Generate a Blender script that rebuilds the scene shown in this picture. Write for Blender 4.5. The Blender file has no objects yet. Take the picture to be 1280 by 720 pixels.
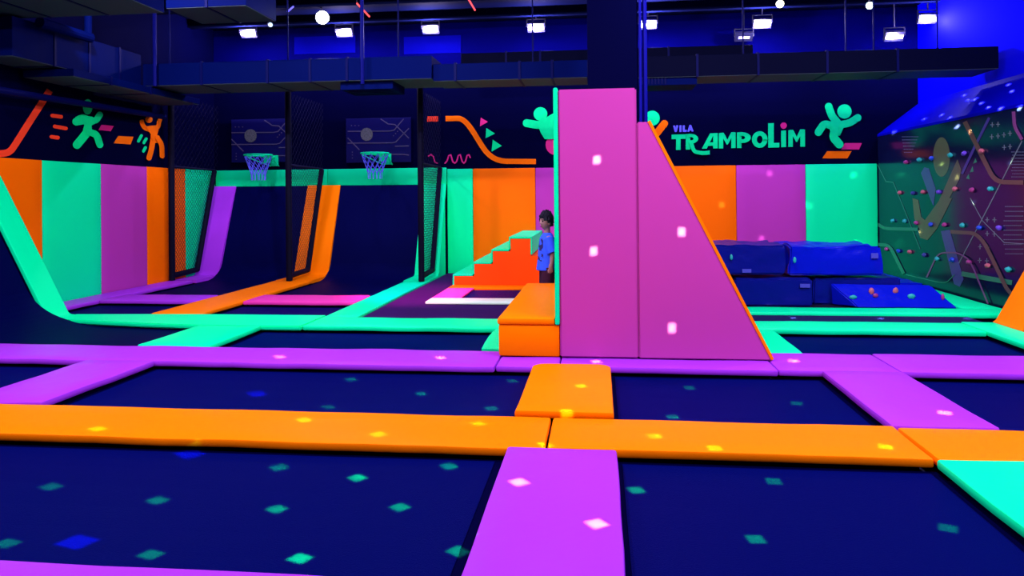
import bpy, bmesh, math, random
from mathutils import Vector, Matrix, noise
random.seed(7)
sc = bpy.context.scene
col = sc.collection

# ------------------------------------------------------------------ camera
F, CX, CY, EYE = 950.0, 640.0, 240.0, 1.5          # focal length / principal point in photo pixels, eye height over the pads
yaw, pitch, roll = math.atan(109/950), math.radians(.30), math.radians(.5)
FW = Vector((-math.sin(yaw)*math.cos(pitch), math.cos(yaw)*math.cos(pitch), math.sin(pitch)))
r0 = Vector((math.cos(yaw), math.sin(yaw), 0)); u0 = r0.cross(FW)
RT = r0*math.cos(roll) - u0*math.sin(roll); UP = u0*math.cos(roll) + r0*math.sin(roll)
CAM = Vector((0, 0, EYE))
cd = bpy.data.cameras.new('camera'); cam = bpy.data.objects.new('camera', cd); col.objects.link(cam)
cd.sensor_width = 36; cd.lens = F/1280*36; cd.shift_y = -120/1280; cd.clip_end = 200
cam.matrix_world = Matrix(((RT.x, UP.x, -FW.x, CAM.x), (RT.y, UP.y, -FW.y, CAM.y), (RT.z, UP.z, -FW.z, CAM.z), (0, 0, 0, 1)))
sc.camera = cam

def ray(x, y): return FW + RT*((x-CX)/F) - UP*((y-CY)/F)
def G(x, y, z=0.0): d = ray(x, y); return CAM + d*((z-EYE)/d.z)        # point on a level plane
def AY(x, y, Y): d = ray(x, y); return CAM + d*(Y/d.y)                  # point on a plane facing the camera
def AX(x, y, X): d = ray(x, y); return CAM + d*(X/d.x)                  # point on a side wall plane

# ------------------------------------------------------------------ world, exposure
w = bpy.data.worlds.new('world'); sc.world = w; w.use_nodes = True
w.node_tree.nodes['Background'].inputs[0].default_value = (.01, .01, .06, 1)
w.node_tree.nodes['Background'].inputs[1].default_value = .2
vs = sc.view_settings
vs.view_transform = 'Standard'; vs.look = 'None'; vs.gamma = 1; vs.use_curve_mapping = False; vs.exposure = 0.0
P_MAIN, P_BLUE, P_DOT = 165.0, 150.0, 1.0        # added unseen ceiling floods, blue wall washers, dot projector beams

# ------------------------------------------------------------------ materials
MATS = {}
def s2l(c):
    return tuple((v/255/12.92 if v <= 10 else ((v/255+.055)/1.055)**2.4) for v in c)
def mat(name, color, rough=.5, spec=.5, bump=0.0, bscale=8.0, emit=None, estr=0.0, metal=0.0, vary=0.0, vscale=3.0, coat=0.0):
    if name in MATS: return MATS[name]
    m = bpy.data.materials.new(name); m.use_nodes = True; nt = m.node_tree; b = nt.nodes['Principled BSDF']
    c = color if max(color) <= 1 else s2l(color)
    b.inputs['Base Color'].default_value = (*c, 1); b.inputs['Roughness'].default_value = rough
    b.inputs['Specular IOR Level'].default_value = spec; b.inputs['Metallic'].default_value = metal
    b.inputs['Coat Weight'].default_value = coat; b.inputs['Coat Roughness'].default_value = .15
    if bump or vary:
        tc = nt.nodes.new('ShaderNodeTexCoord'); n = nt.nodes.new('ShaderNodeTexNoise')
        nt.links.new(tc.outputs['Object'], n.inputs['Vector']); n.inputs['Scale'].default_value = bscale; n.inputs['Detail'].default_value = 4
        if bump:
            bp = nt.nodes.new('ShaderNodeBump'); bp.inputs['Strength'].default_value = bump; bp.inputs['Distance'].default_value = .02
            nt.links.new(n.outputs['Fac'], bp.inputs['Height']); nt.links.new(bp.outputs['Normal'], b.inputs['Normal'])
        if vary:
            n2 = nt.nodes.new('ShaderNodeTexNoise'); n2.inputs['Scale'].default_value = vscale; n2.inputs['Detail'].default_value = 5
            nt.links.new(tc.outputs['Object'], n2.inputs['Vector'])
            mr = nt.nodes.new('ShaderNodeMapRange'); mr.inputs[1].default_value = .3; mr.inputs[2].default_value = .7
            mr.inputs[3].default_value = 1-vary; mr.inputs[4].default_value = 1+vary*.4
            nt.links.new(n2.outputs['Fac'], mr.inputs[0])
            mx = nt.nodes.new('ShaderNodeMix'); mx.data_type = 'RGBA'; mx.blend_type = 'MULTIPLY'; mx.inputs[0].default_value = 1
            mx.inputs[6].default_value = (*c, 1); nt.links.new(mr.outputs[0], mx.inputs[7]); nt.links.new(mx.outputs[2], b.inputs['Base Color'])
    if emit:
        b.inputs['Emission Color'].default_value = (*emit, 1); b.inputs['Emission Strength'].default_value = estr
    MATS[name] = m; return m

ORANGE = mat('orange_vinyl', (.98, .195, .0), .45, .025, .25, 5)
GREEN = mat('mint_green_vinyl', (.0, .93, .31), .45, .03, .25, 5)
VIOLET = mat('violet_vinyl', (.35, .031, .62), .42, .06, .30, 5)
PINK = mat('magenta_vinyl', (.47, .045, .29), .45, .06, .08, 4)
HOTPINK = mat('magenta_lit_vinyl', (.80, .04, .36), .45, .08, .2, 5)  # the magenta light on these pads is put into their pink
PALE = mat('pale_mint_vinyl', (.75, .95, .70), .4, .4, .2, 5)
W_ORANGE = mat('orange_wall_vinyl', (.97, .145, .0), .5, .04, .12, 3)
W_GREEN = mat('mint_wall_vinyl', (.0, .92, .30), .5, .05, .12, 3)
W_PURPLE = mat('purple_wall_vinyl', (.44, .038, .33), .5, .05, .12, 3)
BED = mat('blue_lit_trampoline_mesh', (.0004, .002, .068), .42, .006, .4, 160)  # dark grey mesh with the blue UV light mixed into its colour
BED_EDGE = mat('edge_shade_and_frame', (.0002, .0002, .022), .7, .008)  # frames, and the painted shade along the bed edges
RAMP = mat('blue_lit_ramp_bed', (.0004, .001, .036), .5, .012, .3, 160)  # ramp mesh, blue UV light likewise in the colour
BLACKWALL = mat('black_wall_paint', (.0003, .0005, .016), .8, .012)
CARPET = mat('dark_violet_carpet', (.03, .004, .075), .9, .05, .6, 120)
DECK = mat('black_deck', (.002, .002, .015), .8, .2)
UPPER = mat('upper_wall_glow_tint', (.0003, .0003, .05), .8, .008)  # bluer than the black wall to paint in the lamp glow
WALL_GLOW = mat('wall_lamp_glow_blue', (.0008, .0008, .14), .8, .01, .1, 6)  # brighter blue for painted pools of lamp light
CEIL = mat('dark_ceiling', (.0015, .003, .022), .85, .02, .2, 3)
DUCT = mat('blue_lit_duct_metal', (.0004, .003, .05), .55, .008, .06, 2)  # the lamps' blue on the duct faces is put into the colour
DUCT_BOT = mat('duct_underside_bounce_tint', (.035, .055, .07), .6, .1, .05, 2)  # grey tone paints the light bounced up from the pads
DUCT_SHADED = mat('shaded_duct_metal', (.0004, .001, .012), .6, .02)  # shaded copy of the duct metal where lamps don't reach
DUCT_SEAM = mat('duct_flange', (.001, .002, .045), .5, .03)
FRAME = mat('black_padded_post', (.001, .001, .010), .7, .08, .2, 20)
NETMAT = mat('black_net_cord', (.004, .004, .02), .8, .1)
MAT_BLUE = mat('royal_blue_vinyl', (.001, .006, .42), .30, .07, .6, 5)
MAT_BLUE2 = mat('deep_blue_vinyl', (.002, .005, .17), .32, .07, .6, 5)
CLIMB = mat('glossy_climbing_panel', (.003, .005, .03), .16, .35, .04, 3)
SLOPEB = mat('blue_lit_slope_cover', (.0008, .0008, .30), .5, .006, .1, 3)  # white cover coloured blue for the lamp light on it
P_OR = mat('paint_orange', (.98, .16, .0), .7, .05); P_RED = mat('paint_orange_red', (.92, .055, .015), .7, .05)
P_GR = mat('paint_mint', (.0, .88, .22), .7, .05, 0, 8, None, 0, 0, .12, 6); P_MG = mat('paint_magenta', (.62, .012, .16), .6, .2)
P_BL = mat('paint_periwinkle', (.12, .12, .85), .6, .2)
BOARD = mat('navy_backboard', (.003, .003, .06), .5, .08)
B_LINE = mat('board_line_print', (.075, .065, .12), .6, .1); B_BALL = mat('board_ball_print', (.11, .12, .11), .7, .1, 0, 8, None, 0, 0, .5, 40)
WHITEM = mat('white_label', (.06, .06, .42), .5, .1)

# ------------------------------------------------------------------ object helpers
def link(o, parent=None):
    col.objects.link(o)
    if parent is not None:
        o.parent = parent
        o.matrix_parent_inverse = Matrix.Translation(-parent.location) if parent.type == 'EMPTY' or True else Matrix()
    return o
def tag(o, label=None, cat=None, group=None, kind=None):
    if label: o['label'] = label
    if cat: o['category'] = cat
    if group: o['group'] = group
    if kind: o['kind'] = kind
    return o
def finish(name, bm, m, parent=None, smooth=False):
    me = bpy.data.meshes.new(name)
    bmesh.ops.recalc_face_normals(bm, faces=bm.faces[:])
    bm.to_mesh(me); bm.free()
    for k in (m if isinstance(m, (list, tuple)) else [m]): me.materials.append(k)
    if smooth:
        for p in me.polygons: p.use_smooth = True
        me.set_sharp_from_angle(angle=math.radians(38))
    return link(bpy.data.objects.new(name, me), parent)
def thing(name, label, cat, loc, group=None, parent=None):
    o = bpy.data.objects.new(name, None); o.location = loc; o.empty_display_size = .1
    col.objects.link(o); return tag(o, label, cat, group)
def struct(o): o['kind'] = 'structure'; return o

def box(bm, x0, x1, y0, y1, z0, z1):
    v = [bm.verts.new((x, y, z)) for z in (z0, z1) for y in (y0, y1) for x in (x0, x1)]
    for f in ((0, 2, 3, 1), (4, 5, 7, 6), (0, 1, 5, 4), (2, 6, 7, 3), (0, 4, 6, 2), (1, 3, 7, 5)):
        bm.faces.new([v[i] for i in f])
    return v
def bbox(name, x0, x1, y0, y1, z0, z1, m, parent=None, bev=0.0, seg=2):
    bm = bmesh.new(); box(bm, x0, x1, y0, y1, z0, z1)
    if bev: bmesh.ops.bevel(bm, geom=bm.edges[:], offset=bev, segments=seg, affect='EDGES', profile=.5)
    return finish(name, bm, m, parent, smooth=False)
def soft(bm, amp, sc_, seed, zonly=False):
    for v in bm.verts:
        n = noise.noise_vector(v.co*sc_ + Vector((seed*3.1, seed*1.7, seed)))
        v.co += Vector((0, 0, n.z*amp)) if zonly else n*amp
def slice_bm(bm, step):
    """cut a mesh into a coarse grid so that it can be wobbled"""
    xs = [v.co.x for v in bm.verts]; ys = [v.co.y for v in bm.verts]; zs = [v.co.z for v in bm.verts]
    for ax, a, b in ((0, min(xs), max(xs)), (1, min(ys), max(ys)), (2, min(zs), max(zs))):
        n = int((b-a)/step)
        for i in range(1, n+1):
            co = Vector((0, 0, 0)); no = Vector((0, 0, 0)); co[ax] = a+(b-a)*i/(n+1); no[ax] = 1
            bmesh.ops.bisect_plane(bm, geom=bm.verts[:]+bm.edges[:]+bm.faces[:], plane_co=co, plane_no=no)
def prism(bm, pts, n, d):
    """pts: planar loop of Vectors, extruded by n*d"""
    n = Vector(n); a = [bm.verts.new(p) for p in pts]; b = [bm.verts.new(p+n*d) for p in pts]; k = len(pts)
    bm.faces.new(a); bm.faces.new(b[::-1])
    for i in range(k): bm.faces.new((a[i], a[(i+1) % k], b[(i+1) % k], b[i]))
def bar(bm, a, b, r, sides=6, r2=None):
    a, b = Vector(a), Vector(b); d = (b-a)
    if d.length < 1e-6: return
    d.normalize(); u = d.orthogonal().normalized(); v = d.cross(u); r2 = r if r2 is None else r2
    A = [bm.verts.new(a+(u*math.cos(t)+v*math.sin(t))*r) for t in [2*math.pi*(i+.5)/sides for i in range(sides)]]
    B = [bm.verts.new(b+(u*math.cos(t)+v*math.sin(t))*r2) for t in [2*math.pi*(i+.5)/sides for i in range(sides)]]
    for i in range(sides): bm.faces.new((A[i], A[(i+1) % sides], B[(i+1) % sides], B[i]))
    bm.faces.new(A[::-1]); bm.faces.new(B)
def rod(name, a, b, r, m, parent=None, sides=8):
    bm = bmesh.new(); bar(bm, a, b, r, sides); return finish(name, bm, m, parent, smooth=False)

Z_DECK, Z_BED, PAD_T = -.14, -.075, .055
seedc = [0]
def pad_mesh(x0, x1, y0, y1, z0, z1, amp=.006, bev=.016, corner=0.0):
    bm = bmesh.new(); box(bm, x0, x1, y0, y1, z0, z1)
    if corner:
        ed = [e for e in bm.edges if abs(e.verts[0].co.z-e.verts[1].co.z) > .01 and e.verts[0].co.y > (y0+y1)/2]
        bmesh.ops.bevel(bm, geom=ed, offset=corner, segments=5, affect='EDGES', profile=.5)
    ed = [e for e in bm.edges if not (abs(e.verts[0].co.z-e.verts[1].co.z) > .01 and corner)]
    bmesh.ops.bevel(bm, geom=ed if corner else bm.edges[:], offset=bev, segments=2, affect='EDGES', profile=.5)
    slice_bm(bm, .22)
    seedc[0] += 1; soft(bm, amp, 2.2, seedc[0])
    return bm
def pad(label, x0, x1, y0, y1, m, z1=0.0, corner=0.0, cat='pad', name='safety_pad', group=None, amp=.006):
    t = thing(name, label, cat, ((x0+x1)/2, (y0+y1)/2, Z_DECK), group)
    finish('padded_cover', pad_mesh(x0+.002, x1-.002, y0+.002, y1-.002, z1-PAD_T, z1, amp, .016, corner), m, t, True)
    bbox('support_rail', x0+.06, x1-.06, y0+.06, y1-.06, Z_DECK, z1-PAD_T+.012, BED_EDGE, t)
    return t

# ------------------------------------------------------------------ the setting
WL, WR, WB, WF, ZC = -7.95, 5.95, 15.0, -3.0, 5.0
floor = struct(bbox('floor', WL, WR, WF, WB, Z_DECK-.2, Z_DECK, DECK))
wall_back = struct(bbox('wall_back', WL-.2, WR+.2, WB, WB+.2, Z_DECK-.2, ZC, BLACKWALL))
wall_left = struct(bbox('wall_left', WL-.2, WL, WF, WB, Z_DECK-.2, ZC, BLACKWALL))
wall_right = struct(bbox('wall_right', WR, WR+.2, WF, WB, Z_DECK-.2, ZC, mat('blue_lit_side_wall', (.0008, .0008, .75), .8, .01, .1, 6)))  # right wall colour holds the blue wash of the lamps
wall_front = struct(bbox('wall_front', WL-.2, WR+.2, WF-.2, WF, Z_DECK-.2, ZC, BLACKWALL))
ceiling = struct(bbox('ceiling', WL-.2, WR+.2, WF-.2, WB+.2, ZC, ZC+.2, CEIL))

o = bbox('upper_band', WL+.01, WR-.01, WB-.02, WB-.001, 3.95, ZC-.02, UPPER, wall_back)
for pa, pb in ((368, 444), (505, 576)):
    A, B = AY(pa, 68, WB-.03), AY(pb, 44, WB-.03); bbox('upper_glow_panel', A.x, B.x, WB-.035, WB-.02, A.z, B.z, WALL_GLOW, wall_back)  # panels painted brighter where lamp light pools on the wall
# upholstered wall panels, each its own piece of the wall
PW = .05
def panel_y(x0, x1, z0, z1, m, lab):
    bm = pad_mesh(x0+.003, x1-.003, WB-PW, WB-.001, z0, z1, .003, .012); o = finish('wall_panel', bm, m, wall_back, True); o['label'] = lab
def panel_x(y0, y1, z0, z1, m, lab):
    bm = pad_mesh(WL+.001, WL+PW, y0+.003, y1-.003, z0, z1, .003, .012); o = finish('wall_panel', bm, m, wall_left, True); o['label'] = lab
ZP = 2.05
for x0, x1, m, lab in ((3.89, 5.19, W_GREEN, 'mint green padded wall panel'), (2.61, 3.89, W_PURPLE, 'purple padded wall panel'), (1.33, 2.61, W_ORANGE, 'orange padded wall panel'),
                       (.04, 1.33, W_GREEN, 'mint green padded wall panel'), (-1.25, .04, W_PURPLE, 'purple padded wall panel'), (-2.5, -1.25, W_ORANGE, 'orange padded wall panel'), (-3.02, -2.5, W_GREEN, 'mint green padded wall panel')):
    panel_y(x0, x1, Z_DECK, ZP, m, lab)
panel_y(-5.5, -3.03, 1.74, ZP+.03, W_GREEN, 'mint green band above ramp')
panel_y(-7.9, -5.5, 1.74, ZP+.03, W_GREEN, 'mint green band above ramp')
for y0, y1, m, lab in ((13.8, 14.94, W_GREEN, 'mint green padded wall panel'), (12.55, 13.8, W_ORANGE, 'orange padded wall panel'), (11.31, 12.55, W_PURPLE, 'purple padded wall panel'),
                       (10.02, 11.31, W_GREEN, 'mint green padded wall panel'), (8.75, 10.02, W_ORANGE, 'orange padded wall panel')):
    panel_x(y0, y1, Z_DECK, ZP+.02, m, lab)

# ------------------------------------------------------------------ floor pads
pad('violet safety pad running across in front of the foremost trampolines', -5.2, -.568, 2.30, 2.93, VIOLET)
pad('violet safety pad between the two foremost trampolines, butting against the long orange pad', -.56, .09, 2.0, 4.50, VIOLET, z1=.012)
pad('mint green safety pad at the right end of the foremost trampoline', 1.86, 2.55, 2.3, 4.51, GREEN, z1=.008)
pad('long orange safety pad on the side of the violet pad with creases', -5.4, -.336, 4.50, 5.16, ORANGE)
pad('orange safety pad between the short rounded pad and the mint corner', -.326, 1.864, 4.53, 5.15, ORANGE)
pad('orange safety pad behind the mint green corner pad', 1.876, 5.2, 4.52, 5.12, ORANGE)
pad('short orange pad with rounded corners at the foot of the magenta tower', -.59, .085, 5.17, 6.655, ORANGE, z1=.035, corner=.12)
pad('creased violet cross pad between two left trampolines', -4.78, -4.10, 5.178, 6.62, VIOLET, z1=.006, amp=.010)
pad('violet cross pad beside the pad seam right of the tower wedge', 1.85, 2.51, 5.13, 6.68, VIOLET, z1=.006)
pad('long violet safety pad in front of the mint green pad', -7.3, -.93, 6.63, 7.32, VIOLET, amp=.009)
pad('short violet safety pad under the orange step block', -.926, -.364, 6.66, 7.36, VIOLET)
pad('violet safety pad under the magenta tower', -.36, 1.50, 6.68, 7.38, VIOLET)
pad('violet safety pad at the toe of the tower wedge', 1.50, 2.50, 6.69, 7.41, VIOLET)
pad('violet safety pad in front of the right mint green frame', 2.505, 5.6, 6.70, 7.44, VIOLET)
t = thing('safety_pad', 'long mint green safety pad ending at the left curved ramp', 'pad', (-5, 9, Z_DECK))
bm = bmesh.new(); prism(bm, [Vector((x, y, -PAD_T)) for x, y in ((-6.835, 8.86), (-6.4, 8.80), (-5.5, 8.65), (-4.74, 8.555), (-3.475, 8.54), (-3.475, 9.40), (-5.3, 9.38), (-6.835, 9.27))], (0, 0, 1), PAD_T)
bmesh.ops.recalc_face_normals(bm, faces=bm.faces[:]); bmesh.ops.bevel(bm, geom=bm.edges[:], offset=.014, segments=2, affect='EDGES'); soft(bm, .006, 2, 77); finish('padded_cover', bm, GREEN, t, True)
bbox('support_rail', -6.75, -3.55, 8.90, 9.20, Z_DECK, -PAD_T+.012, BED_EDGE, t)
pad('mint green safety pad beside the dark carpet, ending at the step block', -3.47, -.955, 8.57, 9.24, GREEN)
pad('mint green cross pad between two trampolines behind the long violet pad', -4.74, -3.95, 7.33, 8.53, GREEN, z1=.004)
pad('mint green cross pad behind the tower wedge', 1.2, 1.90, 7.42, 8.675, GREEN, z1=-.002)
pad('mint green safety pad along the carpet strip before the blue mats', .35, 4.12, 8.68, 9.27, GREEN)
pad('mint green corner pad at the foot of the right orange ramp edge', 4.12, 4.49, 7.45, 9.30, GREEN, z1=.006)
pad('mint green kerb pad in front of the stacked blue mats', .65, 5.14, 9.90, 10.40, GREEN)
pad('mint green kerb pad along the foot of the climbing wall', 4.64, 5.14, 10.405, 14.9, GREEN)
pad('violet pad under the left wall between lanes and mint panel', -7.89, -7.42, 9.42, 13.2, VIOLET)
pad('violet cross pad in the lane next to the left wall', -7.415, -5.885, 10.55, 11.22, VIOLET, z1=.004)
pad('pink violet cross pad in the lane of the second basketball hoop', -5.175, -3.48, 10.55, 11.28, HOTPINK, z1=.004)
pad('orange pad dividing the two basketball lanes', -5.878, -5.182, 9.405, 13.3, ORANGE)
pad('mint green pad between basketball lane and dark carpet', -3.468, -3.03, 9.25, 13.3, GREEN)

# curved corner of mint pad beside the step block
t = thing('safety_pad', 'small mint green pad with curved edge beside the step block', 'pad', (-1.0, 8, Z_DECK))
bm = bmesh.new()
pp = [G(602, 436), G(606, 428), G(611, 420.5), G(616, 414.5), G(621, 411)]
loop = [Vector((p.x, p.y, -PAD_T)) for p in pp] + [Vector((-.955, 8.56, -PAD_T)), Vector((-.955, 7.38, -PAD_T))]
prism(bm, loop, (0, 0, 1), PAD_T); finish('padded_cover', bm, GREEN, t)
bm = bmesh.new(); prism(bm, [Vector(p) for p in ((-.998, 7.4, Z_DECK), (-.96, 7.4, Z_DECK), (-.96, 8.5, Z_DECK), (-.998, 8.5, Z_DECK))], (0, 0, 1), -PAD_T-Z_DECK+.005); finish('support_rail', bm, BED_EDGE, t)

# ------------------------------------------------------------------ trampolines
def trampoline(label, x0, x1, y0, y1):
    t = thing('trampoline', label, 'trampoline', ((x0+x1)/2, (y0+y1)/2, Z_DECK))
    bm = bmesh.new(); e = .05
    for a, b, c, d in ((x0, x1, y0, y0+e), (x0, x1, y1-e, y1), (x0, x0+e, y0+e, y1-e), (x1-e, x1, y0+e, y1-e)):
        box(bm, a, b, c, d, Z_DECK, Z_BED-.006)
    finish('edge_shade_band', bm, BED_EDGE, t)  # dark strip painted in for the shade beside the pads
    bm = bmesh.new(); box(bm, x0+e, x1-e, y0+e, y1-e, Z_DECK, Z_BED); slice_bm(bm, .3)
    for v in bm.verts:
        if v.co.z > Z_BED-.01:
            u = (v.co.x-x0)/(x1-x0); k = (v.co.y-y0)/(y1-y0); v.co.z -= .03*(16*u*(1-u)*k*(1-k))
    finish('jump_bed', bm, BED, t, False)
    return t
trampoline('foremost trampoline bed beside the violet pad, between violet and orange pads', -5.2, -.58, 2.9, 4.53)
trampoline('foremost trampoline bed between violet pad and mint green pad', .07, 1.88, 1.6, 4.55)
trampoline('trampoline bed left of the creased violet cross pad', -6.9, -4.76, 5.13, 6.66)
trampoline('wide trampoline bed between creased violet pad and short orange pad', -4.12, -.57, 5.13, 6.66)
trampoline('trampoline bed in front of the magenta tower wedge', .07, 1.87, 5.12, 6.7)
trampoline('trampoline bed right of the violet cross pad, behind the orange pad', 2.49, 5.0, 5.1, 6.72)
trampoline('trampoline bed between mint cross pad and step block', -3.97, -1.0, 7.3, 8.58)
trampoline('trampoline bed between tower wedge and right mint green corner pad', 1.88, 4.12, 7.4, 8.71)
trampoline('short trampoline bed in the lane next to the left wall', -7.44, -5.86, 9.38, 10.57)
trampoline('short trampoline bed in the lane of the second hoop', -5.2, -3.45, 9.38, 10.57)

# ------------------------------------------------------------------ swept ramps (profile in one vertical plane, width along the other axis)
def sweep(bm, prof, a0, a1, axis, th):
    """prof: list of (s, z); axis 'y' means s runs along Y and the strip spans X a0..a1"""
    P = [Vector((s, z)) for s, z in prof]; N = []
    for i in range(len(P)):
        d = (P[min(i+1, len(P)-1)]-P[max(i-1, 0)]).normalized(); N.append(Vector((-d.y, d.x)))
    def co(p, a): return (a, p.x, p.y) if axis == 'y' else (p.x, a, p.y)
    rings = []
    for p, n in zip(P, N):
        q = p - n*th
        rings.append([bm.verts.new(co(p, a0)), bm.verts.new(co(p, a1)), bm.verts.new(co(q, a1)), bm.verts.new(co(q, a0))])
    for r, s in zip(rings, rings[1:]):
        for k in range(4): bm.faces.new((r[k], r[(k+1) % 4], s[(k+1) % 4], s[k]))
    bm.faces.new(rings[0]); bm.faces.new(rings[-1][::-1])
def bend(p0, c, p1, n=7):
    return [((1-t)**2*p0[0]+2*t*(1-t)*c[0]+t*t*p1[0], (1-t)**2*p0[1]+2*t*(1-t)*c[1]+t*t*p1[1]) for t in [i/n for i in range(n+1)]]
def strip(name, prof, a0, a1, axis, th, m, parent, bev=.012):
    bm = bmesh.new(); sweep(bm, prof, a0, a1, axis, th)
    if bev:
        bmesh.ops.recalc_face_normals(bm, faces=bm.faces[:])
        ed = [e for e in bm.edges if len(e.link_faces) == 2 and e.calc_face_angle(0) > 1.0]
        bmesh.ops.bevel(bm, geom=ed, offset=bev, segments=2, affect='EDGES', profile=.5)
    return finish(name, bm, m, parent, False)

# lane ramps under the hoops
TOP = (14.87, 1.75)
edge_prof = [(13.31, 0.0)] + bend((14.00, 0.0), (14.12, 0.0), (14.16, .09), 4) + [TOP]
bed_prof = [(11.25, Z_BED)] + bend((13.5, Z_BED), (14.13, Z_BED), (14.28, .22), 10) + [(14.90, 1.74)]
for x0, x1, lab in ((-7.425, -5.875, 'dark curved ramp bed under the hoop nearest the left wall'), (-5.205, -3.495, 'dark curved ramp bed under the hoop beside the mint green panels')):
    t = thing('wall_ramp', lab, 'ramp', ((x0+x1)/2, 13, Z_DECK))
    strip('jump_bed', bed_prof, x0, x1, 'y', .05, RAMP, t, 0)
    bbox('base_frame', x0+.03, x1-.03, 11.3, 13.2, Z_DECK, Z_BED-.045, BED_EDGE, t)
for x0, x1, m, lab in ((-7.89, -7.42, VIOLET, 'violet edge pad bending up the ramp by the left wall'), (-5.88, -5.20, ORANGE, 'orange edge pad bending up between the two ramps'), (-3.50, -3.03, GREEN, 'mint green edge pad bending up beside the dark carpet')):
    t = thing('ramp_edge_pad', lab, 'pad', ((x0+x1)/2, 13.4, Z_DECK))
    strip('padded_cover', edge_prof, x0, x1, 'y', .06, m, t, 0)
    bm = bmesh.new()
    prism(bm, [Vector((x0+.03, y, z)) for y, z in ((13.33, Z_DECK), (14.93, Z_DECK), (14.93, 1.70), (14.26, .08), (14.12, -.06), (13.33, -.06))], (1, 0, 0), x1-x0-.06)
    finish('support_frame', bm, m if m is GREEN else BED_EDGE, t)

# left ramp: rises towards the left wall
def lx(z): return -6.92-.535*z
edge = [(-6.84, .0)] + bend((-6.87, 0.0), (-6.92, 0.0), (lx(.05), .05), 4) + [(lx(z), z) for z in (.5, 1.0, 1.5, 1.9)]
t = thing('ramp_edge_pad', 'mint green slanting edge pad of the dark ramp at the left wall', 'pad', (-6.9, 9, Z_DECK))
strip('padded_cover', [(x, z) for x, z in edge][::-1], 8.86, 9.26, 'x', .055, GREEN, t)
bm = bmesh.new(); prism(bm, [Vector((x, 8.90, z)) for x, z in ((-6.90, Z_DECK), (-6.90, -.05), (lx(.17)-.05, .12), (lx(1.85)-.05, 1.82), (WL+.06, 1.82), (WL+.06, Z_DECK))], (0, 1, 0), .32)
finish('support_frame', bm, BED_EDGE, t)
t = thing('wall_ramp', 'dark curved ramp bed sweeping up to the left wall', 'ramp', (-5.8, 8, Z_DECK))
bp = [(-4.72, Z_BED)] + bend((-6.0, Z_BED), (-6.90, Z_BED), (lx(.34)-.07, .34), 12) + [(lx(1.0)-.07, 1.0), (-7.90, 1.72)]
strip('jump_bed', bp[::-1], 7.30, 8.84, 'x', .04, RAMP, t, 0)
bbox('base_frame', -5.9, -4.75, 7.33, 8.5, Z_DECK, Z_BED-.03, BED_EDGE, t)

# right ramp edge (orange)
def rx(z): return 4.52+.54*z
edge = [(4.50, .012)] + bend((4.51, .012), (4.53, .012), (rx(.08), .08), 3) + [(rx(z), z) for z in (.5, 1.0, 1.5, 2.0)]
t = thing('ramp_edge_pad', 'orange slanting edge pad of the ramp below the climbing wall', 'pad', (4.9, 9, Z_DECK))
strip('padded_cover', edge, 8.76, 9.36, 'x', .055, ORANGE, t)
bm = bmesh.new(); prism(bm, [Vector((x, 8.80, z)) for x, z in ((4.60, Z_DECK), (4.60, .0), (rx(1.95)+.07, 1.92), (5.9, 1.92), (5.9, Z_DECK))], (0, 1, 0), .52)
finish('support_frame', bm, BED_EDGE, t)
t = thing('wall_ramp', 'dark curved ramp bed behind the orange slanting edge pad', 'ramp', (5.0, 8, Z_DECK))
strip('jump_bed', [(4.56, -.05)]+[(rx(z)+.06, z) for z in (.1, .6, 1.2, 1.9)], 7.48, 8.75, 'x', .04, RAMP, t, 0)

# carpets
tag(bbox('carpet', -3.02, -.36, 9.255, WB-.06, Z_DECK, -.03, CARPET), 'dark violet carpet in front of the orange stairs', 'carpet')
tag(bbox('carpet', .65, 4.47, 9.31, 9.89, Z_DECK, -.03, mat('slate_carpet', (.010, .010, .06), .9, .03, .6, 120)), 'narrow dark carpet strip between two mint green pads', 'carpet')
tag(bbox('carpet', .65, 4.62, 10.41, WB-.06, Z_DECK, -.02, DECK), 'black pit floor under the blue mats', 'carpet')

# ------------------------------------------------------------------ tower with wedge
t = thing('climbing_tower', 'tall magenta padded tower with a sloping wedge and mint green edge', 'tower', (.5, 7.8, 0))
TY0, TY1 = 7.02, 9.2
bm = bmesh.new(); box(bm, -.372, .345, TY0, TY1, .008, 2.48); bmesh.ops.bevel(bm, geom=bm.edges[:], offset=.014, segments=2, affect='EDGES'); slice_bm(bm, .3); soft(bm, .002, 2, 5)
finish('tower_block', bm, PINK, t, True)
bm = bmesh.new(); prism(bm, [Vector(p) for p in ((.349, TY0, .008), (1.515, TY0, .008), (.445, TY0, 2.165), (.349, TY0, 2.165))], (0, 1, 0), TY1-TY0)
bmesh.ops.recalc_face_normals(bm, faces=bm.faces[:]); bmesh.ops.bevel(bm, geom=bm.edges[:], offset=.010, segments=2, affect='EDGES'); finish('wedge_block', bm, PINK, t, False)
d = Vector((1.515-.445, 0, -2.165)).normalized(); n = Vector((-d.z, 0, d.x))
bm = bmesh.new(); a = Vector((.445, TY0+.004, 2.167)); b = Vector((1.516, TY0+.004, .01))
prism(bm, [a, b, b+n*.026+Vector((0, 0, .0)), a+n*.026], (0, 1, 0), TY1-TY0-.01); finish('slope_pad', bm, ORANGE, t)
o = bbox('side_pad', -.415, -.374, TY0-.012, TY1, .305, 2.497, GREEN, t, .014, 3); o['label'] = 'mint green side pad'
# step block
t = thing('step_block', 'orange padded step block beside the magenta tower', 'step', (-.65, 8.4, 0))
bm = pad_mesh(-.945, -.376, 7.04, 9.86, 0.008, .30, .002, .016); finish('block_body', bm, ORANGE, t, True)
bm = pad_mesh(-.955, -.418, 7.028, 9.875, .302, .365, .004, .02); finish('top_pad', bm, ORANGE, t, True)

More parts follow.
